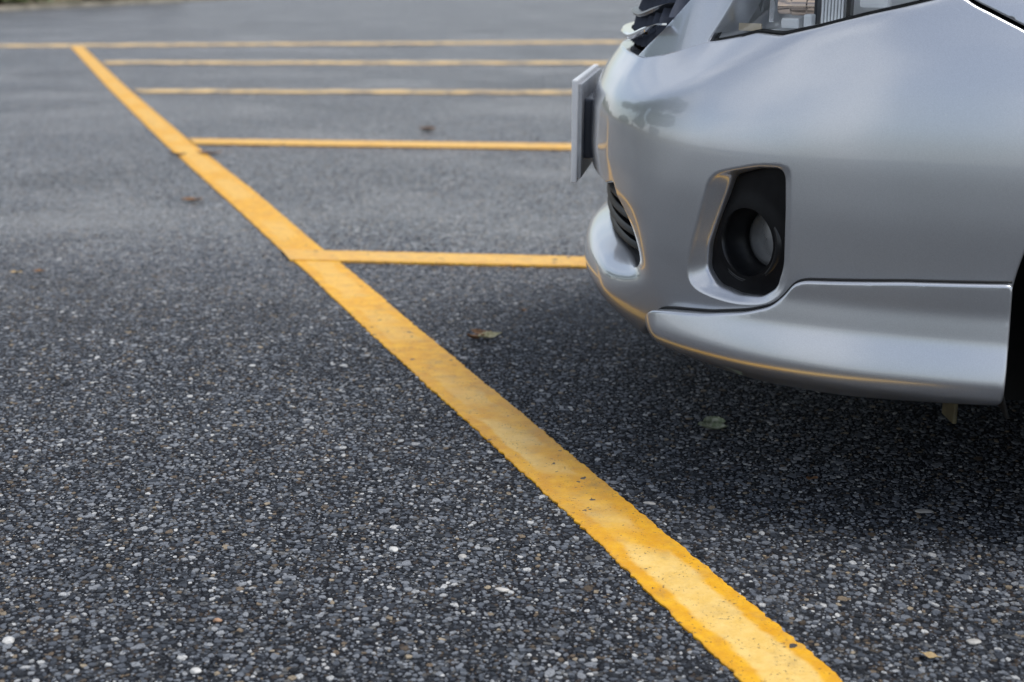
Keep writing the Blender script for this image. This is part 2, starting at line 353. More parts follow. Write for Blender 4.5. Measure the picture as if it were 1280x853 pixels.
def stones():
    r = np.random.default_rng(3); cell = .0064; v = []
    def field(cell, rad, seed, keep, y0, y1):
        r = np.random.default_rng(seed); gx, gy = np.meshgrid(np.arange(-1.9, 1.9, cell), np.arange(y0, y1, cell)); p = np.stack([gx.ravel(), gy.ravel()], 1); p += r.uniform(-.40, .40, p.shape)*cell
        W = np.c_[p, np.zeros(len(p))]; q = proj(W); ok = (q[:, 0] > -60) & (q[:, 0] < 1340) & (q[:, 1] < 900) & (r.random(len(p)) < keep*(1-np.clip((p[:, 1]-2.6)/1.4, 0, 1)))
        return p[ok], rad*np.exp(r.normal(0, .30, ok.sum()))
    a, ra = field(.0088, .0040, 3, .80, 1.15, 4.0); b, rb = field(.0047, .0019, 4, .78, 1.15, 4.0)
    # small stones keep clear of the big ones
    cellm = {}; key = np.floor(a/.012).astype(int)
    occ = np.zeros((700, 500), bool)
    for dx in np.linspace(-.8, .8, 5):
        for dy in np.linspace(-.8, .8, 5):
            k = np.floor((a+np.stack([ra*dx, ra*dy], 1)+[2, 0])/.0025).astype(int)
            if occ.shape[0] < 1700: occ = np.zeros((1700, 1700), bool)
            occ[np.clip(k[:, 0], 0, 1699), np.clip(k[:, 1], 0, 1699)] = True
    kb = np.floor((b+[2, 0])/.0025).astype(int); okb = ~occ[np.clip(kb[:, 0], 0, 1699), np.clip(kb[:, 1], 0, 1699)]; b, rb = b[okb], rb[okb]
    p = np.r_[a, b]; rad = np.r_[ra, rb]; n = len(p); m = 7
    el = r.uniform(.62, 1.0, n); rot = r.uniform(0, math.pi, n); ht = np.minimum(rad*r.uniform(.12, .36, n), .0015); sx = r.normal(0, .22, n); sy = r.normal(0, .22, n)
    ang = np.arange(m)*2*math.pi/m
    A0 = ang[None]+r.uniform(-.28, .28, (n, m)); rr = rad[:, None]*r.uniform(.70, 1.15, (n, m))
    X = rr*np.cos(A0); Y = rr*np.sin(A0)*el[:, None]; c, s_ = np.cos(rot)[:, None], np.sin(rot)[:, None]
    XX = X*c-Y*s_; YY = X*s_+Y*c
    V = np.empty((n, 2*m+1, 3))
    V[:, :m, 0] = XX; V[:, :m, 1] = YY; V[:, :m, 2] = -.0008
    k = r.uniform(.76, .93, (n, m)); V[:, m:2*m, 0] = XX*k; V[:, m:2*m, 1] = YY*k; V[:, m:2*m, 2] = ht[:, None]*(.88+sx[:, None]*XX/rad[:, None]+sy[:, None]*YY/rad[:, None])
    V[:, 2*m, 0] = r.uniform(-.2, .2, n)*rad; V[:, 2*m, 1] = r.uniform(-.2, .2, n)*rad; V[:, 2*m, 2] = ht
    V[:, :, 0] += p[:, 0:1]; V[:, :, 1] += p[:, 1:2]
    i = np.arange(m); j = (i+1) % m
    quad = np.stack([i, j, m+j, m+i], 1); tri = np.stack([m+i, m+j, np.full(m, 2*m)], 1); off = (np.arange(n)*(2*m+1))[:, None, None]
    Q = (quad[None]+off).reshape(-1, 4); T = (tri[None]+off).reshape(-1, 3)
    me = bpy.data.meshes.new('asphalt_stones'); me.vertices.add(n*(2*m+1)); me.vertices.foreach_set('co', V.ravel())
    me.loops.add(Q.size+T.size); me.loops.foreach_set('vertex_index', np.r_[Q.ravel(), T.ravel()].astype(np.int32)); me.polygons.add(len(Q)+len(T))
    me.polygons.foreach_set('loop_start', np.r_[np.arange(len(Q))*4, Q.size+np.arange(len(T))*3].astype(np.int32))
    me.update(calc_edges=True); me.polygons.foreach_set('use_smooth', np.zeros(len(Q)+len(T), bool))
    ca = me.color_attributes.new('stone', 'FLOAT_COLOR', 'POINT'); cc = np.zeros((n, 2*m+1, 4)); cc[:, :, 3] = 1; cc[:, :, 0] = r.random(n)[:, None]; cc[:, :, 1] = r.random(n)[:, None]
    ca.data.foreach_set('color', cc.ravel()); me.materials.append(M['stone'])
    o = bpy.data.objects.new('asphalt_stones', me); COL.objects.link(o); tag(o, 'small grey and tan stones set in the black asphalt', 'gravel', kind='stuff'); print('stones', n)
stones()

# ================================================================== CAR SURFACE
CAR_ROT = YAW-R(8.8)
_O = (.150, 2.66); OW = _O[0]*RT+_O[1]*FW
def c2w(P):
    c, s = math.cos(CAR_ROT), math.sin(CAR_ROT)
    return np.stack([OW[0]+c*P[:, 0]-s*P[:, 1], OW[1]+s*P[:, 0]+c*P[:, 1], P[:, 2]], 1)
def gsm(x, y, sig, xs):
    yy = np.interp(xs, x, y); dx = xs[1]-xs[0]; k = int(3*sig/dx)
    ker = np.exp(-.5*(np.arange(-k, k+1)*dx/sig)**2); ker /= ker.sum()
    return np.convolve(np.pad(yy, k, mode='reflect', reflect_type='odd'), ker, 'valid')
_pl = np.array([(0, 0), (.008, .15), (.028, .30), (.065, .45), (.125, .58), (.21, .69), (.32, .77), (.45, .82), (.60, .85), (.80, .868), (1.1, .875), (3.3, .875), (3.8, .86), (4.15, .80), (4.32, .68), (4.42, .50), (4.46, .25), (4.47, 0)])
_full = np.r_[_pl[::-1]*[1, -1], _pl[1:]][9:]   # one side plus continuation past the centre, for smoothing
_fd = np.r_[0, np.cumsum(np.linalg.norm(np.diff(_full, axis=0), axis=1))]
_s = np.arange(_fd[0], _fd[-1], .002)
_px = gsm(_fd, _full[:, 0], .045, _s); _py = gsm(_fd, _full[:, 1], .045, _s)
_i0 = int(np.argmin(np.abs(_py)+(_px > 1)*9)); _px = _px[_i0:]; _py = _py[_i0:]; _px -= _px[0]
SS = np.r_[0, np.cumsum(np.hypot(np.diff(_px), np.diff(_py)))]
_tx = np.gradient(_px, SS); _ty = np.gradient(_py, SS); _tl = np.hypot(_tx, _ty)
NX = -_ty/_tl; NY = _tx/_tl          # outward for the +y side: (-ty, tx)
ZS = np.arange(0, 1.3, .002)
_front = gsm([.10, .15, .18, .205, .235, .26, .285, .302, .312, .325, .42, .47, .54, .57, .60, .62, .64, .70, .76, .85, 1.0],
             [-.16, -.11, -.07, -.038, -.010, .000, -.003, -.014, -.040, -.060, -.014, -.010, -.012, -.020, -.036, -.050, -.066, -.080, -.110, -.17, -.30], .006, ZS)
_mid = gsm([.10, .16, .20, .24, .30, .36, .47, .54, .58, .62, .66, .70, .76, .85, 1.0],
           [-.14, -.09, -.048, -.018, -.006, -.004, -.006, -.010, -.020, -.038, -.060, -.085, -.12, -.18, -.30], .014, ZS)
_side = gsm([.10, .16, .20, .26, .34, .45, .52, .57, .62, .67, .72, .77, .84, .92, 1.0],
            [-.09, -.045, -.022, -.006, 0, .001, -.001, -.005, -.013, -.026, -.042, -.060, -.080, -.105, -.14], .016, ZS)
def sstep(x, a, b):
    t = np.clip((x-a)/(b-a), 0, 1); return t*t*(3-2*t)
def base_off(s, z):
    a = np.abs(s); f = np.interp(z, ZS, _front); m = np.interp(z, ZS, _mid); d = np.interp(z, ZS, _side)
    w1 = sstep(a, .46, .66); w2 = sstep(a, .62, 1.05)
    return (f*(1-w1)+m*w1)*(1-w2)+d*w2
def surf(s, z, off):
    """car-local point; s > 0 is the side facing the camera (local -y)"""
    a = np.abs(s); x = np.interp(a, SS, _px)+np.interp(a, SS, NX)*off; y = np.interp(a, SS, _py)+np.interp(a, SS, NY)*off
    return np.stack([x, -np.sign(s+1e-12)*y, z], -1)
def F0(s, z): return surf(s, z, base_off(s, z))
# inverse: picture direction -> (s, z) on the surface
_gs, _gz = np.meshgrid(np.linspace(.0, 1.7, 341), np.linspace(.12, .98, 173)); _gs = _gs.ravel(); _gz = _gz.ravel()
def make_at(F):
    W = c2w(F(_gs, _gz)); Q = proj(W); dist = np.linalg.norm(W-np.array([0, 0, CAM_H]), axis=1)
    def at(x, y):
        d = np.hypot(Q[:, 0]-x, Q[:, 1]-y); ok = d < max(6, d.min()+2)
        i = np.where(ok)[0]; i = i[np.argmin(dist[i]+d[i]*.004)]; p = np.array([_gs[i], _gz[i]])
        for _ in range(12):
            e = 1e-4; q0 = proj(c2w(F(np.array([p[0], p[0]+e, p[0]]), np.array([p[1], p[1], p[1]+e]))))
            J = np.stack([(q0[1]-q0[0])/e, (q0[2]-q0[0])/e], 1); r = np.array([x, y])-q0[0]
            try: dp = np.linalg.lstsq(J, r, rcond=.02)[0]
            except Exception: break
            p = p+np.clip(dp, -.02, .02)
        return p
    return at
at = make_at(F0)
A = lambda pts: np.array([at(*p) for p in pts])

def smooth_poly(pts, rad=.006, closed=True):
    """round the corners of a polygon in surface space (Chaikin twice with a limited cut)"""
    P = np.array(pts, float)
    for _ in range(3):
        Q = []; n = len(P)
        for i in range(n if closed else n-1):
            a, b = P[i], P[(i+1) % n]; d = np.linalg.norm(b-a)+1e-9; c = min(.25, rad/d)
            Q += [a+(b-a)*c, b-(b-a)*c]
        if not closed: Q = [P[0]]+Q+[P[-1]]
        P = np.array(Q); rad *= .5
    return P
def resample(P, step, closed=True):
    if closed: P = np.r_[P, P[:1]]
    d = np.linalg.norm(np.diff(P, axis=0), axis=1); keep = np.r_[True, d > 1e-7]; P = P[keep]
    d = np.r_[0, np.cumsum(np.linalg.norm(np.diff(P, axis=0), axis=1))]; n = max(4, int(d[-1]/step)); t = np.linspace(0, d[-1], n+1)[:-1]
    return np.stack([np.interp(t, d, P[:, k]) for k in (0, 1)], 1)
def pdist(P, poly, closed=True):
    """distance of points to the polyline"""
    A_ = poly; B_ = np.roll(poly, -1, 0)
    if not closed: A_ = A_[:-1]; B_ = B_[:-1]
    out = np.full(len(P), 1e9); D = B_-A_; L = (D**2).sum(1)+1e-14
    for k in range(0, len(P), 4000):
        p = P[k:k+4000, None, :]; t = np.clip(((p-A_)*D).sum(2)/L, 0, 1); q = A_+D*t[..., None]
        out[k:k+4000] = np.sqrt(((p-q)**2).sum(2)).min(1)
    return out
def inside(P, poly):
    x, y = P[:, 0], P[:, 1]; r = np.zeros(len(P), bool); n = len(poly)
    for i in range(n):
        x0, y0 = poly[i]; x1, y1 = poly[(i+1) % n]
        if y0 == y1: continue
        c = ((y0 > y) != (y1 > y)) & (x < (x1-x0)*(y-y0)/(y1-y0)+x0); r ^= c
    return r

def panel(name, mat, outline, F, holes=(), step=.006, roll=.004, flange=.012, parent=None, mirror=False, keep_center=False, dense=None):
    out = resample(np.array(outline), step*.8); hs = [resample(np.array(h), step*.8) for h in holes]
    loops = [out]+hs
    lo = out.min(0); hi = out.max(0)
    gx, gy = np.meshgrid(np.arange(lo[0], hi[0], step), np.arange(lo[1], hi[1], step))
    gx = gx+(np.arange(gx.shape[0]) % 2)[:, None]*step*.5
    g = np.stack([gx.ravel(), gy.ravel()], 1)
    if dense is not None:
        (a0, b0_), (a1, b1), st = dense; g = g[~((g[:, 0] > a0) & (g[:, 0] < a1) & (g[:, 1] > b0_) & (g[:, 1] < b1))]
        hx, hy = np.meshgrid(np.arange(a0, a1, st), np.arange(b0_, b1, st)); hx = hx+(np.arange(hx.shape[0]) % 2)[:, None]*st*.5; g = np.r_[g, np.stack([hx.ravel(), hy.ravel()], 1)]
    g = g[inside(g, out)]
    for h in hs: g = g[~inside(g, h)]
    def bd(P):
        d = np.full(len(P), 1e9)
        for l in loops: d = np.minimum(d, pdist(P, l))
        return d
    g = g[bd(g) > max(step*.45, roll*1.35)]
    extra = []
    if roll:
        for l in loops:
            t = np.roll(l, -1, 0)-np.roll(l, 1, 0); t /= np.linalg.norm(t, axis=1, keepdims=True)+1e-12; nn = np.stack([-t[:, 1], t[:, 0]], 1)
            for q in (.12, .4, .75, 1.1):
                for sg in (1, -1):
                    c = l+nn*sg*roll*q; ok = inside(c, out)
                    for h in hs: ok &= ~inside(c, h)
                    c = c[ok]
                    if len(c): c = c[bd(c) > roll*q*.92]
                    extra.append(c)
        extra = [e for e in extra if len(e)]
    pts = np.concatenate([*loops]+extra+[g]); nb = sum(len(l) for l in loops)
    edges = []; k = 0
    for l in loops:
        edges += [(k+i, k+(i+1) % len(l)) for i in range(len(l))]; k += len(l)
    r = geometry.delaunay_2d_cdt([Vector(p) for p in pts], edges, [], 0, 1e-7, True)
    V2 = np.array([tuple(v) for v in r[0]]); T = [tuple(f) for f in r[2]]; orig = r[3]
    cen = np.array([V2[list(t)].mean(0) for t in T]); ok = inside(cen, out)
    for h in hs: ok &= ~inside(cen, h)
    T = [t for t, o_ in zip(T, ok) if o_]
    d = bd(V2); extra_off = np.zeros(len(V2))
    if roll:
        q = np.clip(roll-d, 0, roll)
        if keep_center: q = np.where(V2[:, 0] < roll*1.2, np.where(d < V2[:, 0]-1e-6, q, 0), q)
        extra_off = -(roll-np.sqrt(np.maximum(0, roll**2-q**2)))
    P3 = F(V2[:, 0], V2[:, 1], extra_off)
    # orientation: normals outward
    V = [tuple(p) for p in P3]; Fc = []
    for t in T:
        Fc.append(t if True else t[::-1])
    # flange
    bmap = {}
    for i, o_ in enumerate(orig):
        for j in o_:
            if j < nb: bmap[j] = i
    if flange:
        k = 0
        for li, l in enumerate(loops):
            idx = [bmap[k+i] for i in range(len(l)) if (k+i) in bmap]; k += len(l)
            uvs = V2[idx]; eo = extra_off[idx]; in3 = F(uvs[:, 0], uvs[:, 1], eo-flange); top3 = F(uvs[:, 0], uvs[:, 1], eo)
            b0 = len(V); V += [tuple(p) for p in top3]; V += [tuple(p) for p in in3]; n = len(idx)
            for i in range(n):
                j = (i+1) % n
                if keep_center and uvs[i, 0] < 1e-5 and uvs[j, 0] < 1e-5: continue
                Fc.append((b0+i, b0+j, b0+n+j, b0+n+i))
    if mirror and not keep_center:
        panel(name, mat, outline, lambda s, z, e=0.: F(s, z, e)*np.array([1, -1, 1]), holes, step, roll, flange, parent)
        mirror = False
    nV = len(V)
    if mirror:
        V += [(x, -y, z) for x, y, z in V]; Fc += [tuple(i+nV for i in f)[::-1] for f in Fc]
    o = mesh_obj(name, V, Fc, mat, parent)
    bm = bmesh.new(); bm.from_mesh(o.data)
    if mirror: bmesh.ops.remove_doubles(bm, verts=[v for v in bm.verts if abs(v.co.y) < 1e-4], dist=1e-5)
    bmesh.ops.recalc_face_normals(bm, faces=bm.faces)
    bm.faces.ensure_lookup_table()
    bm.to_mesh(o.data); bm.free(); o.data.update()
    return o

# ---- measured outlines -> surface space
_fl, _fr = at(884, 336)[0], at(978, 300)[0]
def fog_dep(s): return .004+.013*(1-sstep(s, _fl+.010, _fr-.004))
at_f = make_at(lambda s, z: surf(s, z, base_off(s, z)-fog_dep(s)))
fog_open = smooth_poly(np.array([at_f(*p) for p in [(917, 219), (950, 211), (975, 211), (981, 219), (981, 262), (979, 332), (971, 360), (953, 371), (925, 368), (897, 356), (884, 336), (886, 306), (900, 266)]]), .0045)
fog_outer = smooth_poly(A([(886, 217), (950, 205), (986, 206), (991, 222), (990, 265), (988, 332), (983, 364), (962, 381), (930, 382), (895, 374), (864, 360), (856, 336), (864, 300), (876, 255)]), .012)
# spoiler
sp_px = [(1266, 357), (1130, 354), (1002, 352), (990, 357), (980, 370), (963, 384), (930, 391), (880, 393), (830, 389), (812, 388), (805, 396)]
sp_top = A(sp_px)
S_ARCH = at(1266, 357)[0]
print('spoiler', sp_top[0], sp_top[-1], 'fog', fog_open.mean(0))

# shoulder crease and shelf lines, as z(s)
cr = A([(822, 118), (850, 105), (900, 87), (975, 60), (1060, 33), (1120, 15), (1170, 1), (1230, -12)])
_crs = np.r_[0, cr[0, 0]-.12, cr[:, 0], 3.0]; _crz = np.r_[cr[0, 1]-.03, cr[0, 1]-.012, cr[:, 1], cr[-1, 1]+.02]
_sg = np.arange(0, 3.0, .01); _czg = gsm(_crs, _crz, .035, _sg); _crs = _sg; _crz = _czg
def shoulder(s, z):
    a = np.abs(s); h = z-np.interp(a, _crs, _crz); k = .0055
    soft = k*np.log1p(np.exp(np.clip(h/k, -30, 30)))
    return -.50*soft*sstep(a, .45, .68)*(1-.7*sstep(a, 1.0, 1.3))
at2 = make_at(lambda s, z: surf(s, z, base_off(s, z)+shoulder(s, z)))
A2 = lambda pts: np.array([at2(*p) for p in pts])
shelf = A2([(792, 80), (830, 68), (880, 53), (925, 45.5), (975, 43)])
print('crease', cr.round(3).tolist()); print('shelf', shelf.round(3).tolist())
cr_s = np.r_[0, cr[0, 0]-.12, cr[:, 0], 3.0]; cr_z = np.r_[cr[0, 1]-.03, cr[0, 1]-.012, cr[:, 1], cr[-1, 1]+.02]
def feat(s, z):
    """all displacement of the painted bumper"""
    a = np.abs(s); P = np.stack([a, z], 1)
    o = np.zeros(len(a))
    # shoulder: above the crease the skin leans back
    o += shoulder(s, z)
    # shelf under the strip beside the grille: above it the skin is set back
    zs = np.interp(a, shelf[:, 0], shelf[:, 1]); pass
    # fog lamp recess
    near = (a > fog_outer[:, 0].min()-.01) & (a < fog_outer[:, 0].max()+.01) & (z > fog_outer[:, 1].min()-.01) & (z < fog_outer[:, 1].max()+.01)
    if near.any():
        Q = P[near]; io = inside(Q, fog_outer); ii = inside(Q, fog_open); do = pdist(Q, fog_outer); di = pdist(Q, fog_open)
        t = np.where(ii, 1., np.where(io, do/(do+di+1e-9), 0)); dep = .026
        c0 = fog_open.mean(0)
        o2 = -fog_dep(Q[:, 0])*t*sstep(do, -.002, .006)
        # soft onset
        o[near] += o2
    return o
def FB(s, z, e=0.): return surf(s, z, base_off(s, z)+feat(s, z)+e)
def Foff(d):
    return lambda s, z, e=0.: surf(s, z, base_off(s, z)+d+e)

car = empty('parked_car', (OW[0], OW[1], 0), CAR_ROT)
tag(car, 'silver metallic car parked nose to the left with the front bumper filling the upper right', 'car')

# ---- lower grille opening (mouth)
zt = .425
mouth_px = np.array([(.478, .438), (.492, .42), (.510, .40), (.527, .382), (.545, .365), (.563, .346), (.580, .326)])
print('mouth', mouth_px.round(3).tolist())
mouth = np.array([(0., .430), (.30, .430), (.42, .428), *[tuple(p) for p in mouth_px], (mouth_px[-1][0]-.012, mouth_px[-1][1]-.012), (.42, .319), (.30, .319), (0., .319)])
mouth = np.r_[mouth]
# ---- bumper outline (half, mirrored): starts at centre
strip_l = A2([(793, 74), (828, 38), (862, 0), (884, -25)])
head_l = A2([(930, -25), (914, 3), (898, 30), (882, 52)])
head_b = A2([(925, 46.5), (945, 41), (975, 45), (1020, 35), (1080, 20), (1130, 9), (1172, -1), (1190, -10)])
seam = A2([(1204, -4), (1218, 6), (1240, 17), (1279, 37), (1330, 66)])
print('strip', strip_l.round(3).tolist(), 'headb', head_b.round(3).tolist(), 'seam', seam.round(3).tolist())
ACX, ACZ, ACR = 1.0, .32, .37    # wheel arch in surface space, centre set below
# arch centre in s: leftmost edge passes S_ARCH at z of skirt top
ACX = S_ARCH+math.sqrt(ACR**2-(sp_top[0][1]-ACZ)**2)+.001
def arch(a0, a1, n): return [(ACX-ACR*math.cos(a), ACZ+ACR*math.sin(a)) for a in np.linspace(a0, a1, n)]
az = sp_top[0][1]; aa = math.asin((az-ACZ)/ACR)
arch_up = arch(aa, math.asin((.60-ACZ)/ACR), 24)          # from the skirt top up to the bumper seam
bz = .175
bump = [(0., bz), (.40, bz), (.52, .19), (.60, .225), (.8, .235), (S_ARCH-.02, .24), (S_ARCH-.008, .30)] + arch_up + [(seam[-1][0]+.01, seam[-1][1]-.01)] + [tuple(p) for p in seam[::-1]] + [tuple(p) for p in head_b[::-1]] + [tuple(p) for p in shelf[::-1][1:-1]] + [(.47, .634), (.42, .6345), (.36, .6355), (.30, .636), (0., .636)]
def rounded_half(poly, rad):
    P = smooth_poly(poly, rad); P = P.copy(); P[:, 0] = np.maximum(P[:, 0], 0); return P
bump_o = rounded_half(bump, .004)
mouth_h = smooth_poly(mouth, .006)
# the mouth touches the centre line: cut it out of the outline instead of a hole
mo = [tuple(p) for p in mouth]
i_bot = mo[::-1]     # bottom centre -> ... -> top centre
outline = [(0., bz)]+[tuple(p) for p in bump[1:]]+[(0., .430)]
outline = outline + [p for p in mo[1:]]
outline = np.array(outline)
outline_r = smooth_poly(outline, .004); outline_r[:, 0] = np.maximum(outline_r[:, 0], 0)
bumper = panel('front_bumper', M['paint'], outline_r, FB, [fog_open], step=.005, roll=.0035, flange=.02, parent=car, mirror=True, keep_center=True, dense=(fog_outer.min(0)-.004, fog_outer.max(0)+.004, .0022))

# ---- painted upright between the grille and the headlamp
gs = [(787, 90), (793, 74), (828, 38), (862, 0), (884, -25), (938, -28), (917, 0), (901, 27), (885, 51), (880, 64), (830, 82)]
gs_o = smooth_poly(A2(gs), .003)
_shf = np.polyfit(shelf[:, 0], shelf[:, 1], 2)
def strip_off(s, z):
    zs = np.polyval(_shf, np.clip(np.abs(s), .40, .86)); zq = zs
    return base_off(s, zq)+shoulder(s, zq)-.010-.35*(z-zq)
at3 = make_at(lambda s, z: surf(s, z, strip_off(s, z)))
gs_o = smooth_poly(np.array([at3(*p) for p in gs]), .003); print('gs', gs_o.min(0), gs_o.max(0))
panel('grille_surround', M['paint'], gs_o, lambda s, z, e=0.: surf(s, z, strip_off(s, z)+e), step=.005, roll=.003, flange=.05, parent=car)
panel('grille_surround', M['paint'], gs_o, lambda s, z, e=0.: surf(-s, z, strip_off(s, z)+e), step=.012, roll=.003, flange=.05, parent=car)

# ---- lower side spoiler (bolted-on skirt)
def spo(z, s):
    v = np.interp(z, ZS, _spo); return v
_spo = gsm([.10, .17, .195, .208, .218, .230, .242, .262, .295, .335, .40, .5], [-.02, -.01, .004, .020, .034, .041, .041, .033, .020, .013, .012, .012], .0055, ZS)
def FS(s, z, e=0.):
    a = np.abs(s); fr = sstep(a, sp_top[-1][0]-.005, sp_top[-1][0]+.09)
    zz = z
    return surf(s, z, base_off(s, z)+(.010+(np.interp(z, ZS, _spo)-.010)*fr)+e)
at_s = make_at(lambda s, z: FS(s, z))
AS = lambda pts: np.array([at_s(*p) for p in pts])
top = AS(sp_px); right = AS([(1266, 362), (1262, 420), (1258, 470), (1254, 495)]); s_r = right[:, 0]
print('sp right', right.round(3).tolist(), 'top', top.round(3).tolist())
lowp = [(.655, .245), (.668, .225), (.70, .208), (.75, .196), (.85, .193), (1.0, .197), (s_r[-1], .213)]
spo_o = smooth_poly(np.array([*top]+lowp+[*right[:-1][::-1]]), .006)
panel('side_spoiler', M['paint'], spo_o, FS, step=.005, roll=.0035, flange=.022, parent=car)
sp2 = panel('side_spoiler', M['paint'], spo_o, lambda s, z, e=0.: FS(-s, z, e), step=.012, roll=.005, flange=.022, parent=car)

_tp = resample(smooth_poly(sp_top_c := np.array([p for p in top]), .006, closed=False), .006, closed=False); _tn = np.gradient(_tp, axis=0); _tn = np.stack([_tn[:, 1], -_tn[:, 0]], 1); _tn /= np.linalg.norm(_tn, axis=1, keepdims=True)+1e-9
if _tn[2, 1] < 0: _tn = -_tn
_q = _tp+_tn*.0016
MB().sweep(FB(_q[:, 0], _q[:, 1], .0012), [(.0017*math.cos(a), .0017*math.sin(a)) for a in np.linspace(0, 2*math.pi, 7)[:-1]], up=(0, 0, 1)).build('spoiler_gap_shade', M['gap'], car, smooth=True)  # thin dark tube standing in for the shadow gap along the spoiler top

# ---- lower lip underside and backing behind mouth
def strip_panel(name, s0, s1, z0, z1, d, mat, step=.02, parent=car):
    n = int((s1-s0)/step)+2; m = max(2, int((z1-z0)/step)+2)
    S_, Z_ = np.meshgrid(np.linspace(s0, s1, n), np.linspace(z0, z1, m)); P = Foff(d)(S_.ravel(), Z_.ravel())
    Fc = [(j*n+i, j*n+i+1, (j+1)*n+i+1, (j+1)*n+i) for j in range(m-1) for i in range(n-1)]
    return mesh_obj(name, P, Fc, mat, parent)
lg = empty('lower_grille', (0, 0, 0), parent=car)
strip_panel('grille_backing', -.60, .60, .28, .46, -.095, M['black'], parent=lg)
me_s = mouth_px[-1][0]
for i, z in enumerate(np.linspace(.334, .424, 5)):
    ss = np.linspace(-(me_s+.02), me_s+.02, 90)
    # each slat: a blade curved outward at its lower lip
    path = surf(ss, np.full(90, z), np.interp(z, [.33, .36, .42, .44], [-.052, -.046, -.043, -.045])+0*ss)
    prof = [(-.001, .0045), (.003, -.001), (.0035, -.0045), (.001, -.005), (-.030, .006), (-.030, .009)]
    mb = MB(); P = [Vector(p) for p in path]
    v = []; f = []; m = len(prof); n = len(P)
    nx = np.interp(np.abs(ss), SS, NX); ny = -np.sign(ss)*np.interp(np.abs(ss), SS, NY)
    for k in range(n):
        for a_, b_ in prof: v.append((P[k].x+nx[k]*a_, P[k].y+ny[k]*a_, P[k].z+b_))
    for k in range(n-1):
        for q in range(m): f.append((k*m+q, k*m+(q+1) % m, (k+1)*m+(q+1) % m, (k+1)*m+q))
    mesh_obj('slat', v, f, M['slat'], lg, smooth=True).data.set_sharp_from_angle(angle=R(40))
# vertical end rim of the mouth
sr = np.array([np.interp(z, mouth_px[::-1][:, 1], mouth_px[::-1][:, 0]) for z in np.linspace(.33, .43, 12)])

# ---- upper grille and its chrome bar
ug = empty('upper_grille', (0, 0, 0), parent=car)
strip_panel('grille_backing', -.50, .50, .60, .84, -.10, M['black'], parent=ug)
def blade(name, ss, zz, off, prof, mat, parent):
    path = surf(ss, zz, off+base_off(np.minimum(np.abs(ss), .4)*0+.1, zz)); nx = np.interp(np.abs(ss), SS, NX); ny = -np.sign(ss)*np.interp(np.abs(ss), SS, NY)
    v = []; f = []; m = len(prof); n = len(ss)
    for k in range(n):
        tp = .25+.75*sstep(min(k, n-1-k)/n, -.01, .10)
        for a_, b_ in prof: v.append((path[k][0]+nx[k]*a_, path[k][1]+ny[k]*a_, path[k][2]+b_*tp))
    for k in range(n-1):
        for q in range(m): f.append((k*m+q, k*m+(q+1) % m, (k+1)*m+(q+1) % m, (k+1)*m+q))
    f.append(tuple(range(m))); f.append(tuple((n-1)*m+q for q in range(m))[::-1])
    o = mesh_obj(name, v, f, mat, parent); o.data.set_sharp_from_angle(angle=R(35)); return o
ss = np.linspace(-.505, .505, 101)
zc = .660+.035*sstep(np.abs(ss), .30, .60)
blade('chrome_bar', ss*.97, zc+.070, -.002+0*ss, [(0, -.0045), (.003, -.002), (.003, .002), (0, .0045), (-.016, .005), (-.016, -.005)], M['chrome'], ug)
blade('chrome_bar', ss, zc, .006+0*ss, [(0, -.0055), (.003, -.002), (.003, .002), (0, .0055), (-.016, .006), (-.016, -.006)], M['chrome'], ug)
for z0 in (.695, .765, .80):
    blade('grille_bar', ss*.98, z0+.03*sstep(np.abs(ss), .30, .60), -.004+0*ss, [(0, -.004), (.003, 0), (0, .004), (-.022, .005), (-.022, -.005)], M['gloss_black'], ug)
for s_ in np.linspace(-.50, .50, 23):
    zlo = max(.645, float(np.interp(abs(s_)+.012, [.39, .487, .546, .581], [.627, .677, .724, .754])))
    zz = np.linspace(zlo, .83, 12); b = surf(np.full(12, s_), zz, -.012+base_off(np.full(12, .1), zz)); c = surf(np.full(12, s_), zz, -.050+base_off(np.full(12, .1), zz)); w_ = .0035
    v = []; f = []
    for k in range(12):
        v += [(b[k][0], b[k][1]-w_, b[k][2]), (b[k][0], b[k][1]+w_, b[k][2]), (c[k][0], c[k][1]+w_, c[k][2]), (c[k][0], c[k][1]-w_, c[k][2])]
    for k in range(11):
        for q in range(4): f.append((k*4+q, k*4+(q+1) % 4, k*4+4+(q+1) % 4, k*4+4+q))
    f += [(0, 1, 2, 3), (47, 46, 45, 44)]
    mesh_obj('grille_fin', v, f, M['fin'], ug, smooth=False)

# ---- number plate
plate = MB().box((-.007, 0, .485), (.011, .40, .185), bev=.003).build('number_plate', M['white'], car)
MB().box((.0015, 0, .485), (.007, .385, .170), bev=.001).build('plate_back', M['grey_metal'], plate)
MB().box((.012, .0, .485), (.018, .30, .11), bev=.005).build('plate_bracket', M['bracket'], plate)
for y in (-.10, .10): MB().lathe([(0, 0), (.007, 0), (.007, .004), (0, .004)], 10, Matrix.Translation((-.010, y, .545)) @ Matrix.Rotation(R(-90), 4, 'Y')).build('plate_screw', M['grey_metal'], plate)

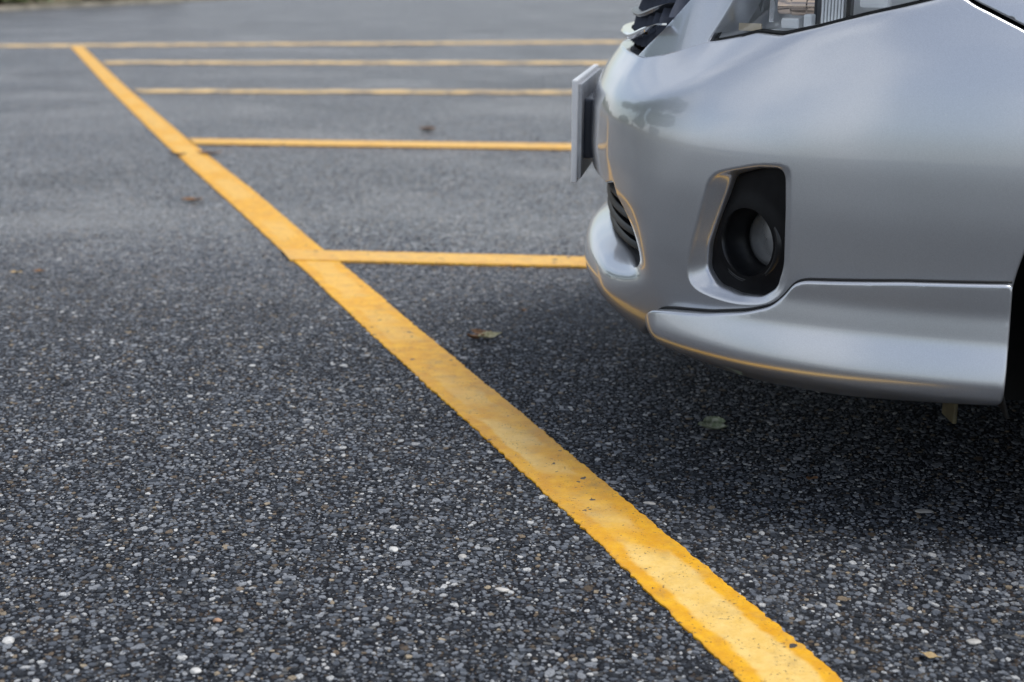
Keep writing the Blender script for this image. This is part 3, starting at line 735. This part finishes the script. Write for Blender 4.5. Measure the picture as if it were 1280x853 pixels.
# ---- fog lamp
def fog_lamp(sg):
    fl = empty('fog_lamp', (0, 0, 0), parent=car)
    c2 = np.array(at_f(930, 304)); c3 = Vector(surf(np.array([c2[0]]), np.array([c2[1]]), base_off(np.array([c2[0]]), np.array([c2[1]]))-.028)[0])
    ax = Vector((-.68, -.72, .02)).normalized()
    bo = smooth_poly(np.array([fog_open.mean(0)+(p-fog_open.mean(0))*1.22 for p in resample(fog_open, .004)]), .003)
    # bezel plate with a round opening, dished inwards
    ring2 = [c2+.049*np.array([math.cos(t)*1.0, math.sin(t)]) for t in np.linspace(0, 2*math.pi, 50)[:-1]]
    hole = np.array(ring2)
    def FBz(s, z, e=0.):
        d = np.hypot(s-c2[0], z-c2[1]); return surf(s, z, base_off(s, z)-fog_dep(s)-.010+.004*sstep(d, .075, .05)+e)
    bz_ = panel('fog_bezel', M['black'], bo, FBz, [hole], step=.006, roll=0, flange=0, parent=fl)
    q = ax.to_track_quat('Z', 'Y').to_matrix().to_4x4(); T = Matrix.Translation(c3+ax*.004) @ q
    MB().lathe([(.066, -.050), (.0645, -.012), (.0615, -.001), (.058, .003), (.054, .004), (.051, .001), (.048, -.008), (.043, -.05)], 72, T).build('fog_ring', M['satin'], fl, sharp=60)
    MB().lathe([(.0001, -.041), (.018, -.0415), (.032, -.043), (.040, -.046), (.0425, -.05)], 48, T).build('fog_lens', M['foglens'], fl, smooth=True)
    MB().lathe([(.043, -.050), (.043, -.060), (.0001, -.062)], 48, T).build('fog_body', M['black'], fl, smooth=True)
    if sg < 0:
        for ch in fl.children:
            for v in ch.data.vertices: v.co.y *= -1
            ch.data.flip_normals()
    return fl
fog_lamp(1); fog_lamp(-1)

# ---- headlamp
hl_out = [(884, 51), (901, 28), (917, 2), (932, -22), (975, -62), (1090, -78), (1200, -70), (1250, -52), (1215, -22), (1172, -3), (1130, 7), (1080, 18), (1020, 33), (975, 42), (945, 38.5), (925, 43.5)]
hlp = A2(hl_out)
HLP = {}
M['copper'] = simple('amber_chrome', (.55, .42, .33), .12, 1.)
def headlamp(sg):
    h = empty('headlamp', (0, 0, 0), parent=car)
    o1 = smooth_poly(hlp, .004); c = o1.mean(0)
    def FL(s, z, e=0.):
        return surf(s*sg, z, base_off(s, z)+shoulder(s, z)-.008+.008*sstep(z, .68, .76)+e)
    panel('headlamp_lens', M['lens'], o1, FL, step=.010, roll=.006, flange=0, parent=h)
    # black gasket following the lens edge
    o2 = resample(o1, .006); P3 = FL(o2[:, 0], o2[:, 1]-.0, -.006); n = len(P3); v = []; f = []
    ce = P3.mean(0)
    for i in range(n):
        t = P3[(i+1) % n]-P3[i-1]; t /= np.linalg.norm(t); u = np.array([0, 0, 1.]); u = np.cross(t, np.cross(u, t)) if abs(t[2]) < .9 else np.array([1., 0, 0])
        for a_ in np.linspace(0, 2*math.pi, 7)[:-1]:
            sd = np.cross(t, u); v.append(P3[i]+(u*math.cos(a_)+sd*math.sin(a_))*.0024)
    for i in range(n):
        for k in range(6): f.append((i*6+k, i*6+(k+1) % 6, ((i+1) % n)*6+(k+1) % 6, ((i+1) % n)*6+k))
    mesh_obj('lamp_gasket', v, f, M['gap'], h)
    # housing bowl behind
    o3 = resample(o1, .012)
    def bowl(name, d, mat, sc):
        P = c+(o3-c)*sc; W_ = FL(P[:, 0], P[:, 1], -d); W0 = FL(o3[:, 0], o3[:, 1], -.008); n = len(P); v = [*W0, *W_, FL(c[:1], c[1:], -d)[0]]
        f = [(i, (i+1) % n, n+(i+1) % n, n+i) for i in range(n)]+[(n+i, n+(i+1) % n, 2*n) for i in range(n)]
        return mesh_obj(name, v, f, mat, h)
    bowl('lamp_housing', .07, M['reflector'], .95)
    pts_ = {}
    def pt(x, y, d):
        if (x, y, d) not in HLP:
            q = make_at(lambda s, z: surf(s, z, base_off(s, z)+shoulder(s, z)-.008+.008*sstep(z, .68, .76)-d))(x, y); HLP[(x, y, d)] = q
        q = HLP[(x, y, d)]; return Vector(FL(np.array([q[0]]), np.array([q[1]]), -d)[0])
    lx = Matrix.Rotation(R(-20*sg), 4, 'Z')
    MB().box(pt(938, 8, .045), (.045, .004, .10), Matrix.Rotation(R(-35*sg), 4, 'Z') @ Matrix.Rotation(R(8), 4, 'Y'), .001).build('lamp_side_wall', M['grey_lamp'], h)
    MB().box(pt(938, 34, .030), (.040, .003, .011), Matrix.Rotation(R(-35*sg), 4, 'Z'), .0008).build('bulb_card', M['beige'], h)
    b0 = pt(1000, 8, .035); Tm = Matrix.Translation(b0) @ Matrix.Rotation(R(-12*sg), 4, 'Z') @ Matrix.Rotation(R(90), 4, 'Y')
    MB().lathe([(.0001, -.030), (.010, -.030), (.0115, -.026), (.0115, -.012), (.013, -.010), (.013, .010), (.0115, .012), (.0115, .030), (.0001, .030)], 40, Tm).build('projector_barrel', M['copper'], h, sharp=30)
    MB().box(pt(969, 8, .038), (.008, .03, .045), lx, .001).build('barrel_mount', M['chrome'], h)
    MB().box(pt(1022, 12, .034), (.004, .02, .040), lx, .001).build('barrel_mount', M['gloss_black'], h)
    MB().box(pt(990, 29, .026), (.026, .02, .014), lx, .003).build('turn_lamp_cell', M['lampwhite'], h)
    MB().box(pt(1012, 26, .024), (.012, .02, .018), lx, .003).build('turn_lamp_cell', M['lampwhite'], h)
    for k in range(7):
        MB().box(pt(1031+k*4.2, 6-k*.8, .026), (.0030, .02, .050), lx, .0010).build('reflector_rib', M['lampwhite'], h)
    MB().box(pt(1063, 3, .025), (.006, .02, .045), lx, .002).build('barrel_mount', M['gloss_black'], h)
    MB().box(pt(1095, -4, .022), (.040, .02, .030), lx, .006).build('turn_lamp_cell', M['lampwhite'], h)
    return h
M['grey_lamp'] = simple('lamp_grey_plastic', (.68, .71, .72), .35, .1, noise_amt=.3, noise_scale=30)
headlamp(1); headlamp(-1)

# ---- fender, doors, hood, cabin: plain continuation of the body beyond the frame
fd_top = .93
sm_ = seam
s_door = ACX+.60; s_d2 = s_door+1.0; s_end = s_d2+.95
aseam = arch_up[-1]
a_l = math.asin((.60-ACZ)/ACR)
fender = [(seam[-1][0]+.014, seam[-1][1]-.008)] + [(ACX-ACR*math.cos(a), ACZ+ACR*math.sin(a)) for a in np.linspace(a_l+.03, math.pi+.25, 40)] + [(s_door-.004, .21), (s_door-.004, fd_top), (seam[0][0]+.25, fd_top-.05), (seam[0][0]+.04, seam[0][1]+.06)]+[(p[0]+.003, p[1]+.0035) for p in seam]
def Fb(s, z, e=0.): return surf(s, z, base_off(s, z)-.30*np.maximum(0, z-np.interp(s, cr_s, cr_z))*.4*0+e)
def Ffen(s, z, e=0.): return surf(s, z, base_off(s, z)+feat(s, z)+e)
panel('fender', M['paint'], smooth_poly(np.array(fender), .004), Ffen, step=.012, roll=.003, flange=.02, parent=car, mirror=True)
def rect(s0, s1, z0, z1): return smooth_poly(np.array([(s0, z0), (s1, z0), (s1, z1), (s0, z1)]), .01)
fdoor = panel('front_door', M['paint'], rect(s_door, s_d2-.004, .26, .95), Ffen, step=.03, roll=.004, flange=.02, parent=car, mirror=True)
rdoor = panel('rear_door', M['paint'], rect(s_d2, s_end-.004, .26, .95), Ffen, step=.03, roll=.004, flange=.02, parent=car, mirror=True)
sill = panel('sill', M['paint'], rect(s_door, s_end-.1, .18, .256), Foff(-.004), step=.02, roll=.004, flange=.03, parent=car, mirror=True)
RCX = s_end+.05+.12
rq = [(s_end, .95), (s_end, .50), ] + [(RCX-ACR*math.cos(a), ACZ+ACR*math.sin(a)) for a in np.linspace(.45, math.pi+.2, 40)] + [(SS[-1]-.55, .25), (SS[-1]-.55, .95)]
rq = [(p[0], p[1]) for p in rq]
panel('rear_quarter', M['paint'], smooth_poly(np.array(rq), .006), Foff(0), step=.025, roll=.004, flange=.02, parent=car, mirror=True)
panel('rear_bumper', M['paint'], smooth_poly(np.array([(SS[-1]-.546, .2), (SS[-1], .2), (SS[-1], .62), (SS[-1]-.546, .62)]), .004), Foff(.01), step=.03, roll=.004, flange=.02, parent=car, mirror=True)
panel('boot_lid', M['paint'], smooth_poly(np.array([(SS[-1]-.34, .625), (SS[-1], .625), (SS[-1], .97), (SS[-1]-.34, .97)]), .004), Foff(-.02), step=.03, roll=.004, flange=.02, parent=car, mirror=True)
for sg in (1, -1):
    panel('tail_lamp', M['red'], smooth_poly(np.array([(SS[-1]-.545, .66), (SS[-1]-.345, .66), (SS[-1]-.345, .86), (SS[-1]-.545, .90)]), .02), lambda s, z, e=0., sg=sg: surf(s*sg, z, base_off(s, z)-.004+e), step=.02, roll=.006, flange=.02, parent=car)

def xs_grid(name, rows, mat, parent=car):
    """rows: list of lists of points across the car"""
    V = [p for r in rows for p in r]; n = len(rows[0]); Fc = [(j*n+i, j*n+i+1, (j+1)*n+i+1, (j+1)*n+i) for j in range(len(rows)-1) for i in range(n-1)]
    o = mesh_obj(name, V, Fc, mat, parent); md = o.modifiers.new('solid', 'SOLIDIFY'); md.thickness = .012; md.offset = -1; return o
ys = np.linspace(-1, 1, 41)
rows = []
for t in np.linspace(0, 1, 26):
    x = .10+t*1.13; hw = np.interp(t, [0, .1, .25, .5, 1], [.50, .60, .70, .745, .75]); zc_ = np.interp(t, [0, .06, .2, .6, 1], [.835, .865, .895, .95, .985])
    rows.append([(x+.16*max(0, 1-t*1.5)*abs(y)**2.5, y*hw, zc_-.045*abs(y)**3-.01) for y in ys])
xs_grid('hood', rows, M['paint'])
def cab(x, hw, z): return [(x+.05*y*y, y*hw, z-.03*abs(y)**3) for y in ys]
xs_grid('windscreen', [cab(1.23+t*.72, .72-.14*t, .985+.42*t) for t in np.linspace(0, 1, 8)], M['winglass'])
xs_grid('roof', [cab(1.95+t*1.15, .58-.02*t, 1.405+.045*math.sin(math.pi*t)) for t in np.linspace(0, 1, 12)], M['paint'])
xs_grid('rear_window', [cab(3.10+t*.62, .56+.12*t, 1.405-.38*t) for t in np.linspace(0, 1, 8)], M['winglass'])
xs_grid('boot_deck', [cab(3.72+t*.72, .70-.05*t, 1.02-.03*t) for t in np.linspace(0, 1, 5)], M['paint'])
for sg in (-1, 1):
    V = [(1.16, sg*.76, .93), (2.15, sg*.77, .94), (3.75, sg*.73, .97), (3.12, sg*.585, 1.385), (2.45, sg*.60, 1.415), (1.97, sg*.60, 1.385)]
    o = mesh_obj('side_window', V, [(0, 1, 4, 5), (1, 2, 3, 4)], M['winglass'], car, smooth=False); md = o.modifiers.new('s', 'SOLIDIFY'); md.thickness = .01
    mb = MB(); 
    for a_, b_ in ((0, 5), (5, 4), (4, 3), (3, 2), (1, 4)): mb.sweep([V[a_], V[b_]], [(-.018, -.02), (.018, -.02), (.018, .02), (-.018, .02)], up=(0, 1, 0))
    mb.build('window_frame', M['paint'], car)
    mb = MB().box((1.42, sg*.90, 1.0), (.10, .17, .11), bev=.03); mb.build('door_mirror', M['paint'], car, smooth=True)
    for x_, dr in ((s_d2, fdoor), (s_end, rdoor)):
        xx = np.interp(x_-.10, SS, _px); MB().box((xx, sg*.885, .83), (.17, .022, .028), bev=.008).build('door_handle', M['paint'], dr, smooth=True)
# underbody and wheel wells
MB().box((2.45, 0, .42), (2.55, 1.50, .42)).box((.50, 0, .36), (.36, 1.15, .30), bev=.05).box((1.0, 0, .5), (.9, 1.02, .5)).box((4.0, 0, .40), (.6, 1.3, .35)).box((.96, -.585, .44), (.78, .02, .60)).box((.96, .585, .44), (.78, .02, .60)).build('underbody', M['under'], car)
def wheel(x, sg):
    wh = empty('wheel', (x, sg*.775, .315), parent=car)
    T = Matrix.Rotation(R(90), 4, 'X')
    MB().lathe([(.205, -.085), (.225, -.10), (.27, -.103), (.30, -.095), (.313, -.075), (.316, 0), (.313, .075), (.30, .095), (.27, .103), (.225, .10), (.205, .085)], 72, T, True).build('tyre', M['tyre'], wh, smooth=True)
    mb = MB().lathe([(.207, -.085), (.207, .085), (.19, .08), (.185, -.08)], 48, T, True)
    for k in range(5):
        a = 2*math.pi*k/5
        for o_ in (-.12, .12): mb.box((.12*math.cos(a+o_), sg*.055, .12*math.sin(a+o_)), (.17, .02, .022), Matrix.Rotation(-a-o_*.6, 4, 'Y'), .004)
    mb.lathe([(.0001, .07), (.04, .068), (.045, .04), (.0001, .03)], 24, Matrix.Rotation(R(90*sg*-1), 4, 'X'))
    mb.build('rim', M['alloy'], wh, sharp=40)
wx_f = float(np.interp(ACX, SS, _px)); wx_r = float(np.interp(RCX, SS, _px))
for x in (wx_f, wx_r):
    for sg in (-1, 1):
        wheel(x, sg)
for x in (wx_f, wx_r):
    for sg in (-1, 1):
        prof = [(ACR+.006, 0), (ACR+.012, 0)]
        mb = MB(); v = []; f = []; n = 40
        for i in range(n+1):
            a = -.35+(math.pi+.7)*i/n
            for y_ in (.845, .50): v.append((x-(ACR+.004)*math.cos(a), sg*y_, ACZ+(ACR+.004)*math.sin(a)))
        for i in range(n): f.append((i*2, i*2+1, i*2+3, i*2+2))
        o = mesh_obj('wheel_liner', v, f, M['under'], car); md = o.modifiers.new('s', 'SOLIDIFY'); md.thickness = .004
# air deflector tab in front of the wheel, and a clip at the arch edge
MB().box((.60, -.70, .185), (.006, .05, .09), Matrix.Rotation(R(10), 4, 'Z'), .002).build('air_deflector', M['flap'], car)

# ================================================================== LEAVES, PEBBLES
def leaf_mat(name, a, b):
    t = NT(name); P = t.coord(); f = t.noise(P, 130, 5, .6)
    t.set(Base_Color=t.mix(t.smooth(f, .35, .65), a, b), Roughness=.55, Normal=t.bump(t.noise(P, 400, 3), .001)); return t.m
LM = {'brown': leaf_mat('brown_leaf', (.10, .045, .018), (.24, .13, .06)), 'green': leaf_mat('green_leaf', (.15, .19, .10), (.40, .42, .33)), 'tan': leaf_mat('tan_leaf', (.30, .20, .09), (.42, .32, .16)), 'dark': leaf_mat('dark_leaf', (.035, .02, .015), (.08, .045, .03)), 'olive': leaf_mat('olive_leaf', (.24, .23, .12), (.48, .45, .30))}
def leaf_piece(L, W, curl, fold, seed, thick=.0006):
    r = random.Random(seed); n = 18; V = []; F = []
    bend = r.uniform(-.25, .25)
    for i in range(n+1):
        t = i/n; hw = W*.5*math.sin(math.pi*min(1, t**.85))**.8*(1+.08*math.sin(t*37+seed)); 
        for j in range(7):
            u = j/3-1; x = (t-.5)*L; y = u*hw+bend*L*(t-.5)**2
            z = .001+fold*abs(u)*hw + curl*L*(2*(t-.5))**2*.35 + .0015*math.sin(t*9+seed)*u
            V.append((x, y, max(z, .0008)))
    for i in range(n):
        for j in range(6): F.append((i*7+j, i*7+j+1, i*7+8+j, i*7+7+j))
    return V, F
def leaf(px, py, L, W, rot, mat, label, curl=.3, fold=.4, seed=1, n=1, z=.003, cat='leaf', name='fallen_leaf', tilt=0):
    mb = MB()
    for k in range(n):
        V, F = leaf_piece(L*(1-.2*k), W*(1-.15*k), curl, fold, seed+k)
        Rm = Matrix.Rotation(R(rot+35*k), 4, 'Z') @ Matrix.Rotation(R(tilt), 4, 'X')
        mb.add([Rm @ Vector(v)+Vector((.004*k, .006*k*(-1)**k, .002*k)) for v in V], F)
    # stalk
    o = mb.build(name, LM[mat], smooth=True); g = ground(px, py); o.location = (g[0], g[1], z)
    md = o.modifiers.new('s', 'SOLIDIFY'); md.thickness = .0006
    tag(o, label, cat); return o
tw = empty('dried_leaf_tuft', tuple(ground(604, 424)[:2])+(.002,)); tag(tw, 'crumpled dried brown and olive leaf left of the car bumper on dark asphalt', 'leaf')
def lf(parent, dx, dy, dz, L, W, rot, mat, curl, fold, seed, tilt=0):
    V, F = leaf_piece(L, W, curl, fold, seed); Rm = Matrix.Rotation(R(rot), 4, 'Z') @ Matrix.Rotation(R(tilt), 4, 'X')
    o = mesh_obj('blade', [Rm @ Vector(v)+Vector((dx, dy, dz)) for v in V], F, LM[mat], parent); md = o.modifiers.new('s', 'SOLIDIFY'); md.thickness = .0006
lf(tw, .012, .0, .0, .062, .020, 38, 'olive', .5, .9, 3, 20); lf(tw, -.014, -.012, .0, .040, .016, 10, 'brown', .7, 1.0, 4, -15); lf(tw, -.006, .022, .002, .048, .015, -8, 'brown', .6, .8, 5, 25)
gl = empty('green_leaf', tuple(ground(893, 539)[:2])+(.002,)); tag(gl, 'curled pale green leaf lying in the shade under the bumper', 'leaf')
lf(gl, .0, .014, .007, .040, .024, 5, 'green', .4, .5, 7, 25); lf(gl, -.003, -.010, .003, .052, .030, -8, 'green', .5, .6, 8)
leaf(240, 253, .075, .04, 10, 'brown', 'flat reddish brown leaf left of the long yellow line', seed=11)
leaf(262, 194, .11, .035, 5, 'brown', 'brown leaf touching the right edge of the long yellow line', seed=12)
leaf(222, 196, .09, .03, -10, 'dark', 'dark leaf scrap on the left edge of the long yellow line', seed=13, z=.006)
leaf(535, 164, .085, .05, 15, 'brown', 'dark brown curled leaf beyond the second bay line', curl=.35, fold=.5, seed=14, n=2)
leaf(655, 391, .020, .012, 20, 'brown', 'tiny reddish leaf scrap between the bay line and the dried leaf', seed=15)
leaf(1163, 825, .026, .010, -25, 'tan', 'small yellowish leaf at the lower right on coarse asphalt', seed=16)
leaf(49, 342, .035, .02, 0, 'brown', 'brown leaf scrap at the left side of the asphalt', seed=17)
leaf(20, 343, .03, .015, 15, 'tan', 'pale leaf scrap at the far left edge of the asphalt', seed=18)
leaf(1015, 602, .020, .010, 15, 'brown', 'reddish brown leaf scrap in the shade below the skirt', seed=19)
leaf(690, 644, .016, .009, -15, 'brown', 'tiny brown scrap right against the long yellow line', seed=20) if False else None
PM = [simple('pebble_stone', c, .6, noise_amt=.15, noise_scale=200) for c in ((.44, .42, .39), (.33, .32, .30), (.30, .18, .11), (.46, .455, .44))]
def pebble(px, py, sx, sy, sz, rot, m, label, seed):
    r = random.Random(seed); bm = bmesh.new(); bmesh.ops.create_icosphere(bm, subdivisions=3, radius=1)
    dirs = [Vector((r.gauss(0, 1), r.gauss(0, 1), r.gauss(0, 1))).normalized() for _ in range(9)]
    for v in bm.verts:
        c = v.co.normalized(); q = 1.
        for d in dirs: q = min(q, r_lim/max(.05, c.dot(d))) if (r_lim := .82) and c.dot(d) > 0 else q
        v.co = c*q
    me = bpy.data.meshes.new('pebble'); 
    for v in bm.verts: v.co = Matrix.Rotation(R(rot), 3, 'Z') @ Vector((v.co.x*sx, v.co.y*sy, v.co.z*sz))
    bm.to_mesh(me); bm.free(); me.materials.append(PM[m]); o = bpy.data.objects.new('pebble', me); COL.objects.link(o)
    g = ground(px, py); o.location = (g[0], g[1], sz*.45); tag(o, label, 'pebble', 'loose pebbles on the asphalt'); return o
pebble(492, 688, .0065, .009, .003, 15, 3, 'white pebble on the asphalt left of the long yellow line', 1)
pebble(10, 803, .008, .008, .004, 30, 3, 'white pebble at the lower left edge of the picture', 2)
pebble(1217, 804, .010, .006, .003, 10, 1, 'grey flat pebble at the lower right edge', 3)
pebble(628, 739, .010, .005, .003, -10, 0, 'pale flat pebble in the lower middle beside the yellow line', 4)
pebble(578, 697, .006, .006, .003, 0, 1, 'grey pebble just right of the white pebble', 5)
pebble(1155, 640, .014, .007, .002, 5, 1, 'pale flat stone in the shade below the bumper', 6)
pebble(272, 777, .006, .004, .003, 5, 2, 'orange brown pebble at the lower left', 7)
pebble(245, 840, .007, .006, .003, 5, 3, 'white pebble at the bottom edge of the picture', 8)
pebble(812, 630, .010, .005, .002, -15, 1, 'pale flat stone beside the yellow line below the bumper', 9)

# ================================================================== FAR EDGE: verge, shrubs and trees round the lot
def leaf_shader(name, c1, c2):
    t = NT(name); g = t.node('ShaderNodeObjectInfo'); P = t.coord(); t.set(Base_Color=t.mix(t.smooth(t.noise(P, 2.2, 3), .35, .65), c1, c2), Roughness=.5)
    return t.m
FOL = [leaf_shader('foliage_dark', (.035, .075, .02), (.08, .14, .035)), leaf_shader('foliage_mid', (.05, .09, .02), (.11, .15, .04)), leaf_shader('foliage_dry', (.20, .15, .08), (.38, .30, .17))]
BARK = simple('bark', (.12, .09, .065), .9, noise_amt=.4, noise_scale=8)
def cards(n, gen, size, seed):
    r = np.random.default_rng(seed); V = np.empty((n*4, 3)); 
    for i in range(n):
        c = gen(r); a = r.normal(size=3); a /= np.linalg.norm(a); b = np.cross(a, r.normal(size=3)); b /= np.linalg.norm(b); s = size*r.uniform(.6, 1.3)
        V[i*4] = c-a*s; V[i*4+1] = c-b*s*.45; V[i*4+2] = c+a*s; V[i*4+3] = c+b*s*.45
    return V, [(i*4, i*4+1, i*4+2, i*4+3) for i in range(n)]
def tree(x, y, h, cr_, mat, seed, label, group='trees round the parking lot', n=2600):
    t = empty('broadleaf_tree', (x, y, 0)); tag(t, label, 'tree', group)
    r = np.random.default_rng(seed)
    pts = [(0, 0, 0), (r.uniform(-.1, .1), r.uniform(-.1, .1), h*.2), (r.uniform(-.3, .3), r.uniform(-.3, .3), h*.45), (r.uniform(-.5, .5), r.uniform(-.5, .5), h*.8)]
    mb = MB()
    def limb(p, rad):
        v = []; f = []; m = 8
        for i, q in enumerate(p):
            for k in range(m): a = 2*math.pi*k/m; v.append((q[0]+rad[i]*math.cos(a), q[1]+rad[i]*math.sin(a), q[2]))
        for i in range(len(p)-1):
            for k in range(m): f.append((i*m+k, i*m+(k+1) % m, (i+1)*m+(k+1) % m, (i+1)*m+k))
        mb.add(v, f)
    limb(pts, [.22, .16, .12, .04]); cl = []
    for k in range(11):
        a = r.uniform(0, 6.28); q = r.uniform(.35, 1)*cr_; e = (q*math.cos(a), q*math.sin(a), h*r.uniform(.08 if x < -10 else .45, .9)); b0 = pts[1] if e[2] < h*.6 else pts[2]
        limb([b0, tuple((np.array(b0)+np.array(e))/2+[0, 0, .2]), e], [.08, .05, .02]); cl.append((np.array(e), r.uniform(.28, .45)*cr_))
    cl.append((np.array(pts[3]), cr_*.5))
    mb.build('trunk', BARK, t, smooth=True)
    def gen(r_):
        c, s = cl[r_.integers(len(cl))]; d = r_.normal(size=3); d /= np.linalg.norm(d); return c+d*s*r_.uniform(.3, 1)**.6*np.array([1, 1, .75])
    V, F = cards(n*(2 if x < -10 else 1), gen, .30 if x < -10 else .20, seed+1); mesh_obj('crown', V, F, mat, t, smooth=False)
def shrub(x, y, h, wd, mat, seed, label, n=900):
    t = empty('shrub', (x, y, 0)); tag(t, label, 'shrub', 'shrubs along the far edge of the lot')
    mb = MB(); r = np.random.default_rng(seed)
    for k in range(7):
        a = r.uniform(0, 6.28); e = Vector((math.cos(a)*wd*.3, math.sin(a)*wd*.3, h*.7)); mb.sweep([(0, 0, 0), e*.5+Vector((0, 0, .05)), e], [(-.012, -.012), (.012, -.012), (.012, .012), (-.012, .012)], up=(0, 1, 0))
    mb.build('stem', BARK, t)
    def gen(r_):
        d = r_.normal(size=3); d /= np.linalg.norm(d); d[2] = abs(d[2]); return np.array([0, 0, h*.18])+d*np.array([wd*.5, wd*.5, h*.8])*r_.uniform(.2, 1)**.5
    V, F = cards(n, gen, .07, seed); mesh_obj('leaves', V, F, mat, t, smooth=False)
# verge behind the shrubs: starts where the asphalt ends at the top left
va = ground(-20, 15); vb = ground(215, 3); u = (vb-va)/np.linalg.norm(vb-va); nrm = np.array([-u[1], u[0], 0])
if nrm[1] < 0: nrm = -nrm
v0 = va-u*25; v1 = vb+u*40
t = NT('verge_grass'); P_ = t.coord(); t.set(Base_Color=t.mix(t.smooth(t.noise(P_, 6, 5), .35, .65), (.09, .10, .035), (.30, .23, .14)), Roughness=.9, Normal=t.bump(t.noise(P_, 30, 5), .08)); M['verge'] = t.m
q = [v0, v1, v1+nrm*60, v0+nrm*60]; b = []
kerb = MB().add([(p[0], p[1], zz) for zz in (0, .07) for p in (v0, v1, v1+nrm*.15, v0+nrm*.15)], [(0, 1, 5, 4), (1, 2, 6, 5), (2, 3, 7, 6), (3, 0, 4, 7), (4, 5, 6, 7)]).build('kerb', simple('kerb_concrete', (.24, .215, .17), .85, noise_amt=.35, noise_scale=3))
tag(kerb, kind='structure')
q = [v0+nrm*.15, v1+nrm*.15, v1+nrm*60, v0+nrm*60]
tag(mesh_obj('grass_verge', [(p[0], p[1], .065) for p in q], [(0, 1, 2, 3)], M['verge'], smooth=False), kind='structure')
L_ = np.linalg.norm(v1-v0)
words = ['dry brown shrub', 'dark green shrub', 'mid green shrub']
for k in range(10):
    p = va+u*(-1.2+k*.85)+nrm*(.7+.25*(k % 3)); mi = [2, 0, 2, 1, 0, 2, 1, 2, 0, 1][k]
    shrub(p[0], p[1], .8+.25*((k*7) % 4)/3, 1.1, FOL[mi], 50+k, {0: 'dark green', 1: 'mid green', 2: 'dry brown'}[mi]+' shrub on the verge, '+['first', 'second', 'third', 'fourth', 'fifth', 'sixth', 'seventh', 'eighth', 'ninth', 'tenth'][k]+' from the left end of the row')
import os
TREES = [(-19, 20, 6.5, 3.6), (-18, 12, 7, 3.8)]
names = ['nearest the far shrubs', 'second from the far shrubs']
for k, (x, y, h, c) in enumerate(TREES): tree(x, y, h, c, FOL[k % 2], 100+k, 'green broadleaf tree '+names[k])
